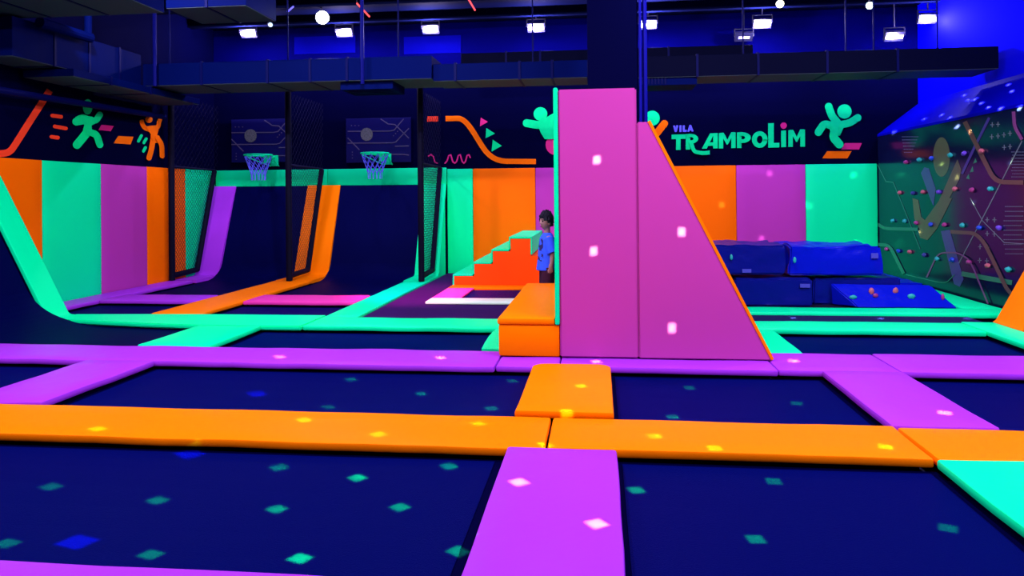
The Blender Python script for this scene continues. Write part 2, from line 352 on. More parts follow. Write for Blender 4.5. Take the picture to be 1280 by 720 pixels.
# ------------------------------------------------------------------ stairs
t = thing('padded_stairs', 'orange padded stairs with mint green treads against the back wall', 'stairs', (-1.8, 13.7, -.03))
xs = [-2.47, -2.125, -1.81, -1.51, -1.12]; zs = [.155, .36, .575, .785]; SY0, SY1 = 12.63, 14.94
for i in range(4):
    x0, x1, z = xs[i], xs[i+1], zs[i]
    zp = zs[i-1]+.03 if i else -.03
    bbox('tread_pad', x0, x1, SY0, SY1, z+.001, z+.032, W_GREEN, t, .008)
    bbox('riser_pad', x0, x0+.026, SY0, SY1, zp, z+.002, W_GREEN, t, .006)
bbox('riser_pad', -1.146, -1.12, SY0, SY1, .52, .785, W_GREEN, t, .006)
bm = bmesh.new(); st = [(xs[0]+.027, -.03)]
for i in range(4): st += [(xs[i]+.027, zs[i]), ((xs[i+1]+.027 if i < 3 else xs[4]-.027), zs[i])]
st += [(xs[4]-.027, .50), (.0, .50), (.0, -.03)]
prism(bm, [Vector((x, SY0+.012, z)) for x, z in st], (0, 1, 0), SY1-SY0-.012); finish('stair_body', bm, mat('orange_stair_vinyl', (.98, .075, .0), .5, .1, .1, 4), t)
# small sunken trampoline in front of the stairs
t = thing('mini_trampoline', 'small square trampoline framed by pink, orange and white pads before the stairs', 'trampoline', (-1.7, 11.6, -.03))
for x0, x1, y0, y1, m, lb in ((-2.47, -1.0, 10.58, 11.0, PALE, 'pale mint pad'), (-2.47, -2.03, 11.0, 12.2, HOTPINK, 'pink pad'), (-2.47, -.5, 12.2, 12.62, ORANGE, 'orange pad')):
    o = finish('frame_pad', pad_mesh(x0, x1, y0, y1, -.026, .012, .002, .012), m, t, True); o['label'] = lb
bbox('frame_pad', -1.05, -.6, 11.0, 12.2, -.028, .01, ORANGE, t, .01)
bbox('jump_bed', -2.03, -1.05, 11.0, 12.2, -.028, -.022, BED, t)

# ------------------------------------------------------------------ net screens between the lanes
def clip_line(poly, nrm, k):
    hits = []
    for i in range(len(poly)):
        a, b = poly[i], poly[(i+1) % len(poly)]; fa, fb = a.dot(nrm)-k, b.dot(nrm)-k
        if fa*fb < 0: hits.append(a+(b-a)*(fa/(fa-fb)))
    return hits if len(hits) == 2 else None
def net_screen(x, lab, ytop=14.8):
    t = thing('net_screen', lab, 'net', (x, 13.15, 0))
    post = bmesh.new(); bar(post, (x, 13.15, .008), (x, 13.15, 3.42), .055, 10); finish('front_post', post, FRAME, t, True)
    sl = bmesh.new(); bar(sl, (x, 14.02, .10), (x, ytop, 2.06), .05, 10); finish('slanting_post', sl, FRAME, t, True)
    lo = bmesh.new(); bar(lo, (x, 13.15, .09), (x, 14.04, .12), .05, 10); finish('lower_rail', lo, FRAME, t, True)
    up = bmesh.new(); bar(up, (x, 13.15, 2.10), (x, ytop+.02, 2.08), .02, 8); finish('upper_rope', up, NETMAT, t, True)
    poly = [Vector((13.16, .12)), Vector((14.03, .14)), Vector((ytop, 2.08)), Vector((13.16, 2.10))]
    bm = bmesh.new(); h = math.sqrt(.5)
    for nrm in (Vector((h, h)), Vector((h, -h))):
        k = -20
        while k < 20:
            r = clip_line(poly, nrm, k); k += .06
            if r: bar(bm, (x, r[0].x, r[0].y), (x, r[1].x, r[1].y), .0035, 4)
    finish('net', bm, NETMAT, t)
    # upper net reaching towards the ducts
    poly = [Vector((13.16, 2.12)), Vector((14.85, 2.10)), Vector((14.9, 3.4)), Vector((13.16, 3.4))]
    bm = bmesh.new()
    for nrm in (Vector((h, h)), Vector((h, -h))):
        k = -20
        while k < 20:
            r = clip_line(poly, nrm, k); k += .10
            if r: bar(bm, (x, r[0].x, r[0].y), (x, r[1].x, r[1].y), .003, 4)
    finish('upper_net', bm, NETMAT, t)
net_screen(-7.80, 'black net screen on padded posts beside the left wall', 14.72)
net_screen(-5.56, 'black net screen on padded posts between the two basketball hoops')
net_screen(-3.13, 'black net screen on padded posts beside the mint green wall panel')

# ------------------------------------------------------------------ prints: outlines in photo pixels laid on the wall they are painted on
def disc(c, r, ry=None, n=20): ry = ry or r; return [(c[0]+r*math.cos(2*math.pi*i/n), c[1]+ry*math.sin(2*math.pi*i/n)) for i in range(n)]
def stroke(pts, w, cap='round'):
    out = []
    for i, (a, b) in enumerate(zip(pts, pts[1:])):
        dx, dy = b[0]-a[0], b[1]-a[1]; L = math.hypot(dx, dy) or 1; px, py = -dy/L*w/2, dx/L*w/2
        out.append([(a[0]+px, a[1]+py), (b[0]+px, b[1]+py), (b[0]-px, b[1]-py), (a[0]-px, a[1]-py)])
        if i: out.append(disc(a, w/2, n=12))
    if cap == 'round': out += [disc(pts[0], w/2, n=14), disc(pts[-1], w/2, n=14)]
    return out
def paint(name, polys, m, parent, to3, nrm, lab=None, d0=.002, th=.003):
    bm = bmesh.new()
    for i, p in enumerate(polys):
        off = Vector(nrm)*(d0+.0006*i); prism(bm, [to3(*q)+off for q in p], nrm, th)
    o = finish(name, bm, m, parent)
    if lab: o['label'] = lab
    return o
to_back = lambda x, y: AY(x, y, WB); nb = (0, -1, 0)
to_left = lambda x, y: AX(x, y, WL); nl = (1, 0, 0)
def curve(pts, n=6):
    """round the inner corners of a polyline"""
    out = [pts[0]]
    for a, b, c in zip(pts, pts[1:], pts[2:]):
        p = ((a[0]+b[0]*2)/3, (a[1]+b[1]*2)/3); q = ((c[0]+b[0]*2)/3, (c[1]+b[1]*2)/3)
        out += [((1-t)**2*p[0]+2*t*(1-t)*b[0]+t*t*q[0], (1-t)**2*p[1]+2*t*(1-t)*b[1]+t*t*q[1]) for t in [i/n for i in range(n+1)]]
    return out+[pts[-1]]
# left wall
paint('mural_stripe', stroke(curve([(62, 113), (24, 172), (11, 191), (-12, 193)]), 8.5, 'butt'), P_RED, wall_left, to_left, nl)
for a, b in (((65, 144.5), (76, 146)), ((68, 158), (82, 160.5)), ((64, 171), (72, 172))): paint('mural_dash', stroke([a, b], 4.6), P_RED, wall_left, to_left, nl)
paint('mural_figure', [disc((109.3, 133.5), 6, 9.6)]+stroke(curve([(95.5, 150), (103, 146.5), (110, 150), (118, 151), (122.5, 143.5)]), 8)+stroke([(93, 152), (104, 150)], 10)
      + [[(98, 144), (113, 146), (121, 152), (112, 157), (113, 168), (100, 168), (103, 156), (96, 153)]]+stroke(curve([(107, 165), (101, 172), (93, 181)]), 10.5)+stroke(curve([(108, 165), (117, 168), (121, 181)]), 8.5), P_GR, wall_left, to_left, nl, 'mint green running figure')
paint('mural_eye_band', [[(103.6, 130.5), (115, 132), (115, 135.5), (103.6, 134)]], BLACKWALL, wall_left, to_left, nl, None, .02)
paint('mural_block', [[(126.5, 156), (142, 157.5), (138, 164), (123, 162.5)]], P_MG, wall_left, to_left, nl)
paint('mural_block', [[(147.5, 170), (166.5, 171), (163, 180.5), (142, 179)]], P_OR, wall_left, to_left, nl)
paint('mural_figure', [disc((186, 149.5), 4.6, 4.2)]+stroke(curve([(176.5, 152), (180, 160), (188, 163)]), 5.5)+stroke(curve([(198.5, 150), (197, 158), (190, 163)]), 5.5)
      + [[(180, 158), (198, 156), (194, 172), (198, 178), (186, 180), (187, 168)]]+stroke(curve([(190, 172), (188, 184), (184, 197.5)]), 6.5)+stroke(curve([(194, 172), (199.5, 180), (200, 195)]), 6), P_OR, wall_left, to_left, nl, 'orange dancing figure')
for a, b in (((176.5, 169.5), (172.8, 176.5)), ((182.5, 173.5), (179.5, 178.5)), ((181.5, 184.5), (179, 189))): paint('mural_dash', stroke([a, b], 3.6), P_GR, wall_left, to_left, nl)
# back wall
paint('mural_dash', stroke([(534, 148.7), (548, 148.5)], 6.6, 'butt'), P_RED, wall_back, to_back, nb)
paint('mural_stripe', stroke(curve([(557, 148.3), (581, 148), (614.5, 201.5), (670, 202)]), 6.6, 'butt'), P_OR, wall_back, to_back, nb, 'orange zigzag stripe')
for tri, m in ((((601, 147), (610, 152.3), (600, 158)), P_MG), (((608, 160), (619, 167), (607, 172.8)), P_GR), (((616, 174.8), (627.5, 182.2), (614.5, 189.5)), P_GR)):
    paint('mural_triangle', [list(tri)], m, wall_back, to_back, nb)
paint('mural_squiggle', stroke([(536, 195), (539, 193), (542, 196), (544, 203), (547, 204)], 1.7), P_MG, wall_back, to_back, nb)
paint('mural_squiggle', stroke([(556.5, 204), (559, 201), (561, 194.5), (563.5, 193.5), (566, 202), (568.5, 204), (571, 202), (573, 194.5), (575.5, 193.5), (578, 202), (580, 204), (582, 202), (584, 194.5), (586.5, 193.5), (588, 197)], 1.7), P_MG, wall_back, to_back, nb)
paint('mural_figure', [disc((675.6, 142.5), 8.6)]+stroke(curve([(658.5, 154), (676, 157), (694, 146)]), 10)+[[(672, 156), (696, 148), (700, 170), (690, 174), (681, 174), (676, 166)]], P_GR, wall_back, to_back, nb, 'mint green jumping figure beside tower')
paint('mural_ball', [disc((695, 181), 13)], P_MG, wall_back, to_back, nb, None, .001)
paint('mural_figure', [disc((815.4, 147.8), 9.4)], P_GR, wall_back, to_back, nb, 'mint green round head behind the wedge')
paint('mural_stripe', stroke([(830.5, 154.5), (818, 170)], 9), P_OR, wall_back, to_back, nb, None, .004)
Z6 = lambda x, y: (800+x*.2422, 120+y*.2422)
def z6(l): return [Z6(*p) for p in l]
paint('mural_figure', [disc(Z6(1055, 80), 9)]+stroke(z6(curve([(973, 55), (990, 105), (1020, 140)])), 9.6)+stroke(z6(curve([(1122, 113), (1080, 140), (1030, 150)])), 9.2)
      + [z6([(985, 118), (1060, 140), (1030, 205), (985, 205), (975, 165)])]+stroke(z6(curve([(1005, 160), (948, 142), (918, 188)])), 9.4)+stroke(z6(curve([(1000, 190), (995, 215), (1025, 250)])), 10.5), P_GR, wall_back, to_back, nb, 'mint green leaping figure')
paint('mural_block', [z6([(1057, 243), (1145, 243), (1130, 276), (1038, 276)])], P_MG, wall_back, to_back, nb)
paint('mural_block', [z6([(965, 285), (1092, 285), (1070, 322), (940, 322)])], P_OR, wall_back, to_back, nb)
# lettering
sign = thing('wall_lettering', 'mint green block lettering with small periwinkle word above it on the black wall', 'sign', AY(920, 178, WB-.01))
def letter(polys, m, lab=None): paint('letter', polys, m, sign, to_back, nb, lab, .004, .006)
S = lambda l, w: stroke(z6(l), w*.2422, 'butt')
R4 = lambda x0, x1, y0, y1, k=-.027: z6([(x0, y0), (x1, y0+k*(x1-x0)), (x1, y1+k*(x1-x0)), (x0, y1)])
def ringp(c, rx, ry, hx, hy, a0=0, a1=360, n=20):
    P = []
    for i in range(n):
        t0, t1 = math.radians(a0+(a1-a0)*i/n), math.radians(a0+(a1-a0)*(i+1)/n)
        P.append(z6([(c[0]+rx*math.cos(t0), c[1]+ry*math.sin(t0)), (c[0]+rx*math.cos(t1), c[1]+ry*math.sin(t1)), (c[0]+hx*math.cos(t1), c[1]+hy*math.sin(t1)), (c[0]+hx*math.cos(t0), c[1]+hy*math.sin(t0))]))
    return P
letter([R4(163, 239, 200, 223), R4(186, 209, 200, 279)], P_GR)                                                                 # T
letter([R4(236, 259, 197, 277)]+ringp((262, 221), 38, 25, 14, 8, -90, 90)+[R4(250, 264, 196, 213), R4(250, 264, 229, 246)]+S(curve([(262, 238), (278, 288), (325, 296), (358, 292)]), 20)+[z6([(345, 284), (359, 282), (357, 302), (344, 304)])], P_GR)   # R
letter([z6([(319, 272), (344, 272), (383, 193), (362, 192)]), R4(377, 401, 192, 271), R4(340, 385, 240, 258)], P_GR)          # A
letter([R4(407, 429, 192, 271), R4(471, 493, 188, 269), z6([(412, 190), (432, 190), (458, 240), (448, 252)]), z6([(488, 187), (470, 187), (444, 240), (452, 252)])], P_GR)  # M
letter([R4(500, 523, 188, 269)]+ringp((526, 215), 45, 28, 16, 9, -90, 90)+[R4(515, 528, 187, 206), R4(515, 528, 224, 243)], P_GR)  # P
letter(ringp((617, 225), 40, 43, 15, 20, 0, 360, 28), P_GR)                                                                     # O
letter([R4(661, 690, 141, 267), R4(661, 719, 243, 267)], P_GR)                                                                  # L
letter([R4(728, 753, 179, 264)], P_GR)                                                                                          # I
letter([z6(disc((741, 153), 16.5))], P_MG, 'magenta dot over the letter')
letter([R4(765, 788, 177, 263), R4(827, 851, 174, 262), z6([(770, 175), (790, 175), (816, 226), (806, 238)]), z6([(846, 172), (826, 172), (802, 226), (810, 238)])], P_GR)  # M
for ps in ([z6([(170, 153), (181, 153), (189, 186), (180, 186)]), z6([(198, 152), (187, 152), (180, 186), (189, 186)])], [R4(203, 214, 152, 186)],
           [R4(221, 231, 152, 185), R4(221, 241, 176, 185)], [z6([(244, 184), (254, 184), (264, 150), (255, 150)]), z6([(276, 183), (266, 183), (255, 150), (264, 150)]), R4(252, 268, 171, 178)]):
    letter(ps, P_BL)

# ------------------------------------------------------------------ basketball hoops
def hoop(xc, board, lab, dx, dy):
    t = thing('basketball_hoop', lab, 'basketball hoop', (xc, 14.95, 2.2), 'basketball hoops over the ramps')
    bx0, bx1, bz0, bz1 = board
    bd = bbox('backboard', bx0, bx1, WB-.045, WB-.002, bz0, bz1, BOARD, t, .004)
    B = lambda x, y: (270+(x+dx)*.211, 130+(y+dy)*.211)
    tb = lambda x, y: AY(x, y, WB-.045)
    def cl(l): return [B(*p) for p in l]
    for l in ([(975, 88), (1020, 118), (1060, 122), (1112, 172)], [(1112, 88), (1055, 155), (1030, 160), (780, 162)], [(1112, 175), (1065, 225), (1045, 230), (780, 232)], [(1060, 250), (1112, 249)], [(1012, 298), (1112, 298)], [(780, 200), (850, 272)]):
        paint('printed_line', stroke(cl(l), 1.15, 'butt'), B_LINE, bd, tb, nb, None, .001, .002)
    for l in ([(1112, 172), (1143, 203)], [(1143, 145), (1112, 175)], [(1112, 249), (1143, 248)], [(1112, 298), (1143, 303)]):
        if dx == 0: paint('printed_line', stroke(cl(l), 1.15, 'butt'), B_LINE, bd, tb, nb, None, .001, .002)
    paint('printed_ball', [disc(B(893, 180), 7.6, 8.2)], B_BALL, bd, tb, nb, None, .003, .002)
    bm = bmesh.new()
    for p in ((803, 128), (824, 128), (846, 128), (1052, 188), (1064, 175), (1076, 162), (808, 285), (808, 302), (808, 320)): prism(bm, [tb(*q)+Vector((0, -.001, 0)) for q in disc(B(*p), .7, n=6)], nb, .002)
    finish('printed_dots', bm, B_LINE, bd)
    R, zr, yc = .265, 2.355, 14.42
    bm = bmesh.new(); n = 28
    rim = [Vector((xc+R*math.cos(2*math.pi*i/n), yc+R*math.sin(2*math.pi*i/n), zr)) for i in range(n)]
    for i in range(n): bar(bm, rim[i], rim[(i+1) % n], .018, 6)
    finish('rim', bm, W_GREEN, t, True)
    bm = bmesh.new(); box(bm, xc-.12, xc+.12, 14.70, WB-.04, zr-.02, zr+.012); box(bm, xc+.02, xc+.18, WB-.07, WB-.04, zr-.20, zr+.02)
    bar(bm, (xc-.25, yc, zr-.03), (xc+.02, WB-.06, zr-.20), .010); bar(bm, (xc+.25, yc, zr-.03), (xc+.2, WB-.06, zr-.20), .010)
    box(bm, xc+.02, xc+.20, 14.62, 14.66, zr-.15, zr-.03)
    finish('bracket', bm, W_GREEN, t)
    bm = bmesh.new(); k = 12; rows = [(R, zr-.02), (R*.86, zr-.12), (R*.74, zr-.21), (R*.62, zr-.30), (R*.52, zr-.39), (R*.50, zr-.50)]
    for j in range(5):
        r1, z1 = rows[j]; r2, z2 = rows[j+1]
        for i in range(k):
            a = 2*math.pi*(i+.5*(j % 2))/k
            for sgn in (-1, 1):
                if j == 4 and sgn == 1: continue
                b = a+sgn*math.pi/k if j < 4 else a
                bar(bm, (xc+r1*math.cos(a), yc+r1*math.sin(a), z1), (xc+r2*math.cos(b), yc+r2*math.sin(b), z2), .0065, 4)
    finish('net', bm, mat('periwinkle_cord', (.10, .12, .75), .7, .2), t)
hoop(-6.72, (-7.55, -6.27, 2.24, 3.13), 'basketball hoop with dark printed backboard above the ramp by the left wall', -688, 8)
hoop(-4.34, (-5.10, -3.76, 2.20, 3.10), 'basketball hoop with dark printed backboard above the ramp by the carpet', 0, 0)

# ------------------------------------------------------------------ climbing wall
CXW = 5.2
cw = thing('climbing_wall', 'dark glossy climbing wall with bolted holds and blue-lit sloped top', 'climbing wall', (CXW, 12.2, 0))
bbox('wall_panel', CXW, CXW+.06, 9.62, 14.94, Z_DECK, 2.56, CLIMB, cw)
bm = bmesh.new(); prism(bm, [Vector((x, 9.62, z)) for x, z in ((CXW-.01, 2.55), (CXW-.01, 2.59), (5.93, 3.16), (5.93, 2.55))], (0, 1, 0), 5.32); finish('sloped_top', bm, SLOPEB, cw)
tw = lambda x, y: AX(x, y, CXW); nw = (-1, 0, 0)
Q3 = lambda x, y: (1095+x*.1945, 120+y*.1945); Q4 = lambda x, y: (1095+x*.236, 250+y*.236)
def q3(l): return [Q3(*p) for p in l]
def q4(l): return [Q4(*p) for p in l]
C_OLV = mat('print_olive', (.07, .095, .04), .3, .4); C_VIO = mat('print_violet', (.045, .02, .19), .3, .4); C_BRN = mat('print_brown', (.10, .045, .038), .3, .4)
C_LIN = mat('print_grey_line', (.12, .15, .17), .35, .4); C_GRN = mat('print_green', (.02, .17, .09), .3, .4); C_PNK = mat('print_plum', (.16, .03, .15), .3, .4)
wp = [0]
def wprint(name, polys, m): wp[0] += 1; paint(name, polys, m, cw, tw, nw, None, .001+.0004*(wp[0] % 8), .002)
wprint('printed_shape', [disc(Q3(422, 392), 10.4, 24.8, 28)], C_OLV)
wprint('printed_shape', [q3([(290, 495), (312, 458), (340, 465), (385, 600), (370, 705), (350, 660)])], C_VIO)
wprint('printed_shape', [q3([(525, 408), (548, 470), (540, 530), (440, 720), (385, 720), (470, 530)]), q4([(345, -10), (405, -10), (325, 150), (275, 212), (235, 200), (225, 165), (262, 105)]), q4([(195, -10), (225, 0), (240, 90), (265, 110), (240, 170), (205, 100)])], C_BRN if False else mat('print_khaki', (.085, .066, .036), .3, .4))
wprint('printed_shape', [q4([(345, 165), (392, 158), (440, 330), (465, 420), (445, 460), (415, 445)])], C_VIO)
wprint('printed_line', stroke(curve(q3([(572, 165), (672, 362), (772, 552), (958, 556)])), 5.6, 'butt'), C_BRN)
wprint('printed_line', stroke(q3([(730, 140), (640, 320), (555, 500)]), 3.2, 'butt'), C_VIO)
wprint('printed_line', stroke(curve(q3([(886, 100), (892, 190), (945, 280)])), 4, 'butt'), C_PNK)
wprint('printed_line', stroke(q3([(940, 288), (720, 720)])+q4([(440, 335)]), 1.2, 'butt'), C_LIN)
wprint('printed_line', stroke(q3([(10, 440), (65, 550), (112, 555), (180, 720)])+q4([(235, 260)]), .9, 'butt'), C_GRN)
wprint('printed_line', stroke(q4([(500, -10), (565, 110), (680, 225), (784, 232)]), .8, 'butt'), C_LIN)
wprint('printed_line', stroke(curve(q4([(8, 128), (50, 152), (225, 155)])), 4, 'butt'), C_GRN)
wprint('printed_line', stroke(curve(q4([(395, 168), (555, 178), (690, 455), (722, 495)])), 4.6, 'butt'), C_BRN)
wprint('printed_line', stroke(curve(q4([(5, 235), (75, 240), (150, 390)])), 4, 'butt'), C_GRN)
wprint('printed_line', stroke(q4([(455, 390), (722, 438)]), 6, 'butt'), C_GRN)
wprint('printed_line', stroke(curve(q4([(270, 410), (330, 280), (440, 278), (510, 320), (605, 550)])), 1.8, 'butt'), C_PNK)
wprint('printed_line', stroke(curve(q4([(160, 395), (370, 445), (420, 395)])), 1.0, 'butt'), C_GRN)
for l in ([(640, 400), (625, 435), (650, 425)], [(622, 450), (605, 490), (628, 485)], [(598, 500), (580, 530), (602, 535)]): wprint('printed_triangle', [q3(l)], C_GRN)
bm = bmesh.new()
for c in [Q3(*p) for p in ((748, 185), (785, 182), (745, 262), (785, 257), (823, 250), (862, 240), (825, 330), (862, 325))]+[Q4(*p) for p in ((590, 105), (628, 105), (590, 178), (628, 180), (552, 247), (590, 250), (550, 320), (588, 322))]:
    for pl in ([(c[0]-2.4, c[1]-.4), (c[0]+2.4, c[1]-.4), (c[0]+2.4, c[1]+.4), (c[0]-2.4, c[1]+.4)], [(c[0]-.4, c[1]-3.2), (c[0]+.4, c[1]-3.2), (c[0]+.4, c[1]+3.2), (c[0]-.4, c[1]+3.2)]):
        prism(bm, [tw(*q)+Vector((-.001, 0, 0)) for q in pl], nw, .002)
finish('printed_crosses', bm, C_LIN, cw)
bm = bmesh.new()
for j in range(11):
    for i in range(9+(j % 2)):
        c = Q4(688+i*11-(4 if 2 < j < 9 else 0)*2, 35+j*25); prism(bm, [tw(*q)+Vector((-.001, 0, 0)) for q in ((c[0]-.5, c[1]-.5), (c[0]+.5, c[1]-.5), (c[0]+.5, c[1]+.5), (c[0]-.5, c[1]+.5))], nw, .002)
for j in range(9):
    for i in range(7):
        c = Q3(875+i*13+(j % 2)*6, 360+j*20); prism(bm, [tw(*q)+Vector((-.001, 0, 0)) for q in disc(c, .6, n=5)], nw, .002)
for j in range(6):
    for i in range(10-j):
        c = Q3(170+i*11+j*3, 262+j*20); prism(bm, [tw(*q)+Vector((-.001, 0, 0)) for q in ((c[0]-.45, c[1]-.4), (c[0]+.45, c[1]-.4), (c[0]+.45, c[1]+.4), (c[0]-.45, c[1]+.4))], nw, .002)
finish('printed_dots', bm, C_LIN, cw)
HM = {'t': mat('hold_teal', (.01, .36, .33), .5, .4), 'b': mat('hold_blue', (.005, .05, .5), .5, .4), 'p': mat('hold_pink', (.42, .09, .13), .5, .4), 'm': mat('hold_magenta', (.28, .02, .16), .5, .4), 'v': mat('hold_violet', (.10, .03, .45), .5, .4), 'n': mat('hold_navy', (.02, .03, .2), .5, .4)}
hs = [(Q3(*p), c) for p, c in (((200, 425), 'm'), ((287, 410), 't'), ((365, 400), 'b'), ((485, 380), 't'), ((575, 370), 'v'), ((688, 355), 'p'), ((160, 622), 'p'), ((245, 625), 'n'), ((310, 618), 'p'), ((412, 618), 'v'), ((515, 598), 'p'), ((625, 605), 'm'), ((745, 597), 't'))]
hs += [(Q4(*p), c) for p, c in (((95, 110), 't'), ((158, 112), 't'), ((220, 122), 'm'), ((297, 130), 'b'), ((370, 132), 'm'), ((465, 135), 't'), ((555, 147), 'b'), ((660, 148), 'v'), ((62, 260), 'm'), ((125, 270), 'b'), ((185, 275), 'p'), ((262, 292), 'n'), ((330, 312), 't'), ((410, 317), 'b'), ((500, 330), 'm'), ((600, 348), 'p'), ((710, 368), 't'), ((140, 515), 'n'))]
for i, (p, c) in enumerate(hs):
    q = tw(*p); bm = bmesh.new(); bmesh.ops.create_icosphere(bm, subdivisions=2, radius=1)
    for v in bm.verts:
        k = 1+.28*noise.noise(v.co*1.6+Vector((i*7.3, 0, 0))); v.co = Vector((v.co.x*.035*k, v.co.y*.055*k, v.co.z*.036*k))
        v.co += q+Vector((-.02, 0, 0))
    h = finish('hold', bm, HM[c], cw, True)

# ------------------------------------------------------------------ blue crash mats
def mat_block(label, x0, x1, y0, y1, z0, z1, m, amp=.02, slope=None, rot=0):
    t = thing('crash_mat', label, 'mat', ((x0+x1)/2, (y0+y1)/2, z0))
    bm = bmesh.new(); v = box(bm, x0, x1, y0, y1, z0, z1)
    if slope:
        for a in v:
            if a.co.z > z0+.01 and a.co.y < (y0+y1)/2: a.co.z = z0+.02; 
            if a.co.z > z0+.03: a.co.x += slope*(1 if a.co.x < (x0+x1)/2 else -1)
    bmesh.ops.recalc_face_normals(bm, faces=bm.faces[:])
    bmesh.ops.bevel(bm, geom=bm.edges[:], offset=.022 if slope is None else .008, segments=2, affect='EDGES'); slice_bm(bm, .055); seedc[0] += 1
    for q in bm.verts:
        n = noise.noise_vector(q.co*2.6+Vector((seedc[0]*5.0, 0, 0)))
        n2 = noise.noise_vector(q.co*7+Vector((0, seedc[0]*5.0, 0)))
        n3 = noise.noise(Vector((q.co.x*9+q.co.z*6, q.co.y*5, q.co.z*13-q.co.x*5))+Vector((seedc[0], 0, 0))); n3 = (1-abs(n3)*2)*.010; d = n*amp+n2*amp*.4+Vector((0, -n3, n3*.6)); k = min(1, max(0, (q.co.z-z0)/.1)); q.co += Vector((d.x, d.y, d.z*k))
    finish('cover', bm, m, t, True); return t
def mtag(t, x, y, z, w, h, m): bbox('label_patch', x, x+w, y-.012, y-.002, z, z+h, m, t)
Zf = -.018
a = mat_block('blue crash mat at the bottom of the stack beside the tower wedge', .80, 1.77, 10.62, 11.8, Zf, .37, MAT_BLUE2)
a = mat_block('blue crash mat in the bottom layer with creased front', 1.82, 2.82, 10.58, 11.8, Zf, .35, MAT_BLUE2); mtag(a, 2.66, 10.56, .24, .13, .05, WHITEM)
a = mat_block('blue crash mat lying behind the sloping mat', 2.88, 4.03, 10.78, 12.0, Zf, .34, MAT_BLUE2)
a = mat_block('low blue crash mat behind the sloping mat, touching the mint kerb', 4.07, 4.58, 11.4, 12.9, Zf, .20, MAT_BLUE)
a = mat_block('blue crash mat on top of the stack beside the tower wedge', 1.35, 2.49, 10.66, 11.75, .40, .80, MAT_BLUE2, .028); mtag(a, 1.92, 10.63, .43, .12, .05, WHITEM)
bm = bmesh.new(); bmesh.ops.create_uvsphere(bm, u_segments=8, v_segments=6, radius=.02)
for v in bm.verts: v.co = Vector((v.co.x, v.co.y*.5, v.co.z*2))+Vector((1.78, 10.63, .64))
finish('strap_tab', bm, HM['t'], a, True)
a = mat_block('bulging blue crash mat on top of the stack beside the climbing wall', 2.58, 3.78, 10.74, 11.8, .385, .78, MAT_BLUE, .045)
bm = bmesh.new(); bmesh.ops.create_uvsphere(bm, u_segments=8, v_segments=6, radius=.022)
for v in bm.verts: v.co = Vector((v.co.x, v.co.y*.5, v.co.z*2))+Vector((2.62, 10.66, .60))
finish('strap_tab', bm, HM['t'], a, True); mtag(a, 3.62, 10.70, .62, .09, .07, WHITEM)
sm = thing('crash_mat', 'sloping blue wedge mat with pink and teal patches', 'mat', (3.8, 10.6, Zf))
bm = bmesh.new()
prism(bm, [Vector(p) for p in ((3.28, 10.44, Zf), (4.60, 10.44, Zf), (4.40, 10.74, .29), (3.12, 10.74, .29))], (0, 1, 0), .001)
bm.free(); bm = bmesh.new()
V = [bm.verts.new(p) for p in ((3.36, 10.44, Zf+.012), (4.60, 10.44, Zf+.012), (4.36, 10.70, .27), (3.10, 10.72, .28), (3.12, 10.735, Zf+.012), (4.60, 10.735, Zf+.012))]
for f in ((0, 1, 2, 3), (0, 3, 4), (1, 5, 2), (3, 2, 5, 4), (0, 4, 5, 1)): bm.faces.new([V[i] for i in f])
bmesh.ops.recalc_face_normals(bm, faces=bm.faces[:]); bmesh.ops.bevel(bm, geom=bm.edges[:], offset=.012, segments=2, affect='EDGES'); slice_bm(bm, .06); soft(bm, .007, 4, 41); soft(bm, .004, 13, 3)
finish('cover', bm, MAT_BLUE, sm, True)
for (px, py, rx_, rz_, c) in ((1066, 372, .05, .03, 't'), (1089, 365, .035, .05, 'p'), (1094, 370, .035, .03, 'm'), (1119, 364, .035, .045, 'p'), (1139, 371, .05, .035, 't'), (1178, 372, .02, .05, 'm')):
    q = G(px, py, .0); k = (383-py)/28; c3 = AY(px, py, 10.44+.28*max(0, min(1, k)))
    bm = bmesh.new(); bmesh.ops.create_icosphere(bm, subdivisions=2, radius=1)
    for v in bm.verts: kk = 1+.3*noise.noise(v.co*2+Vector((px, 0, 0))); v.co = Vector((v.co.x*rx_*kk, v.co.y*.02, v.co.z*rz_*kk))+c3+Vector((0, -.012, .008))
    finish('patch', bm, HM[c], sm, True)

# ------------------------------------------------------------------ column, ducts, pipes
t = thing('column', 'dark square column behind the magenta tower', 'column', (.15, 9.8, Z_DECK))
bbox('shaft', -.13, .49, 9.45, 10.1, Z_DECK, ZC, BLACKWALL, t, .01)
rod('conduit', (.58, 9.6, Z_DECK), (.58, 9.6, ZC), .03, mat('blue_pipe', (.002, .002, .16), .5, .05), t)
rod('conduit', (.515, 9.43, Z_DECK), (.515, 9.43, ZC), .018, MATS['blue_pipe'], t)

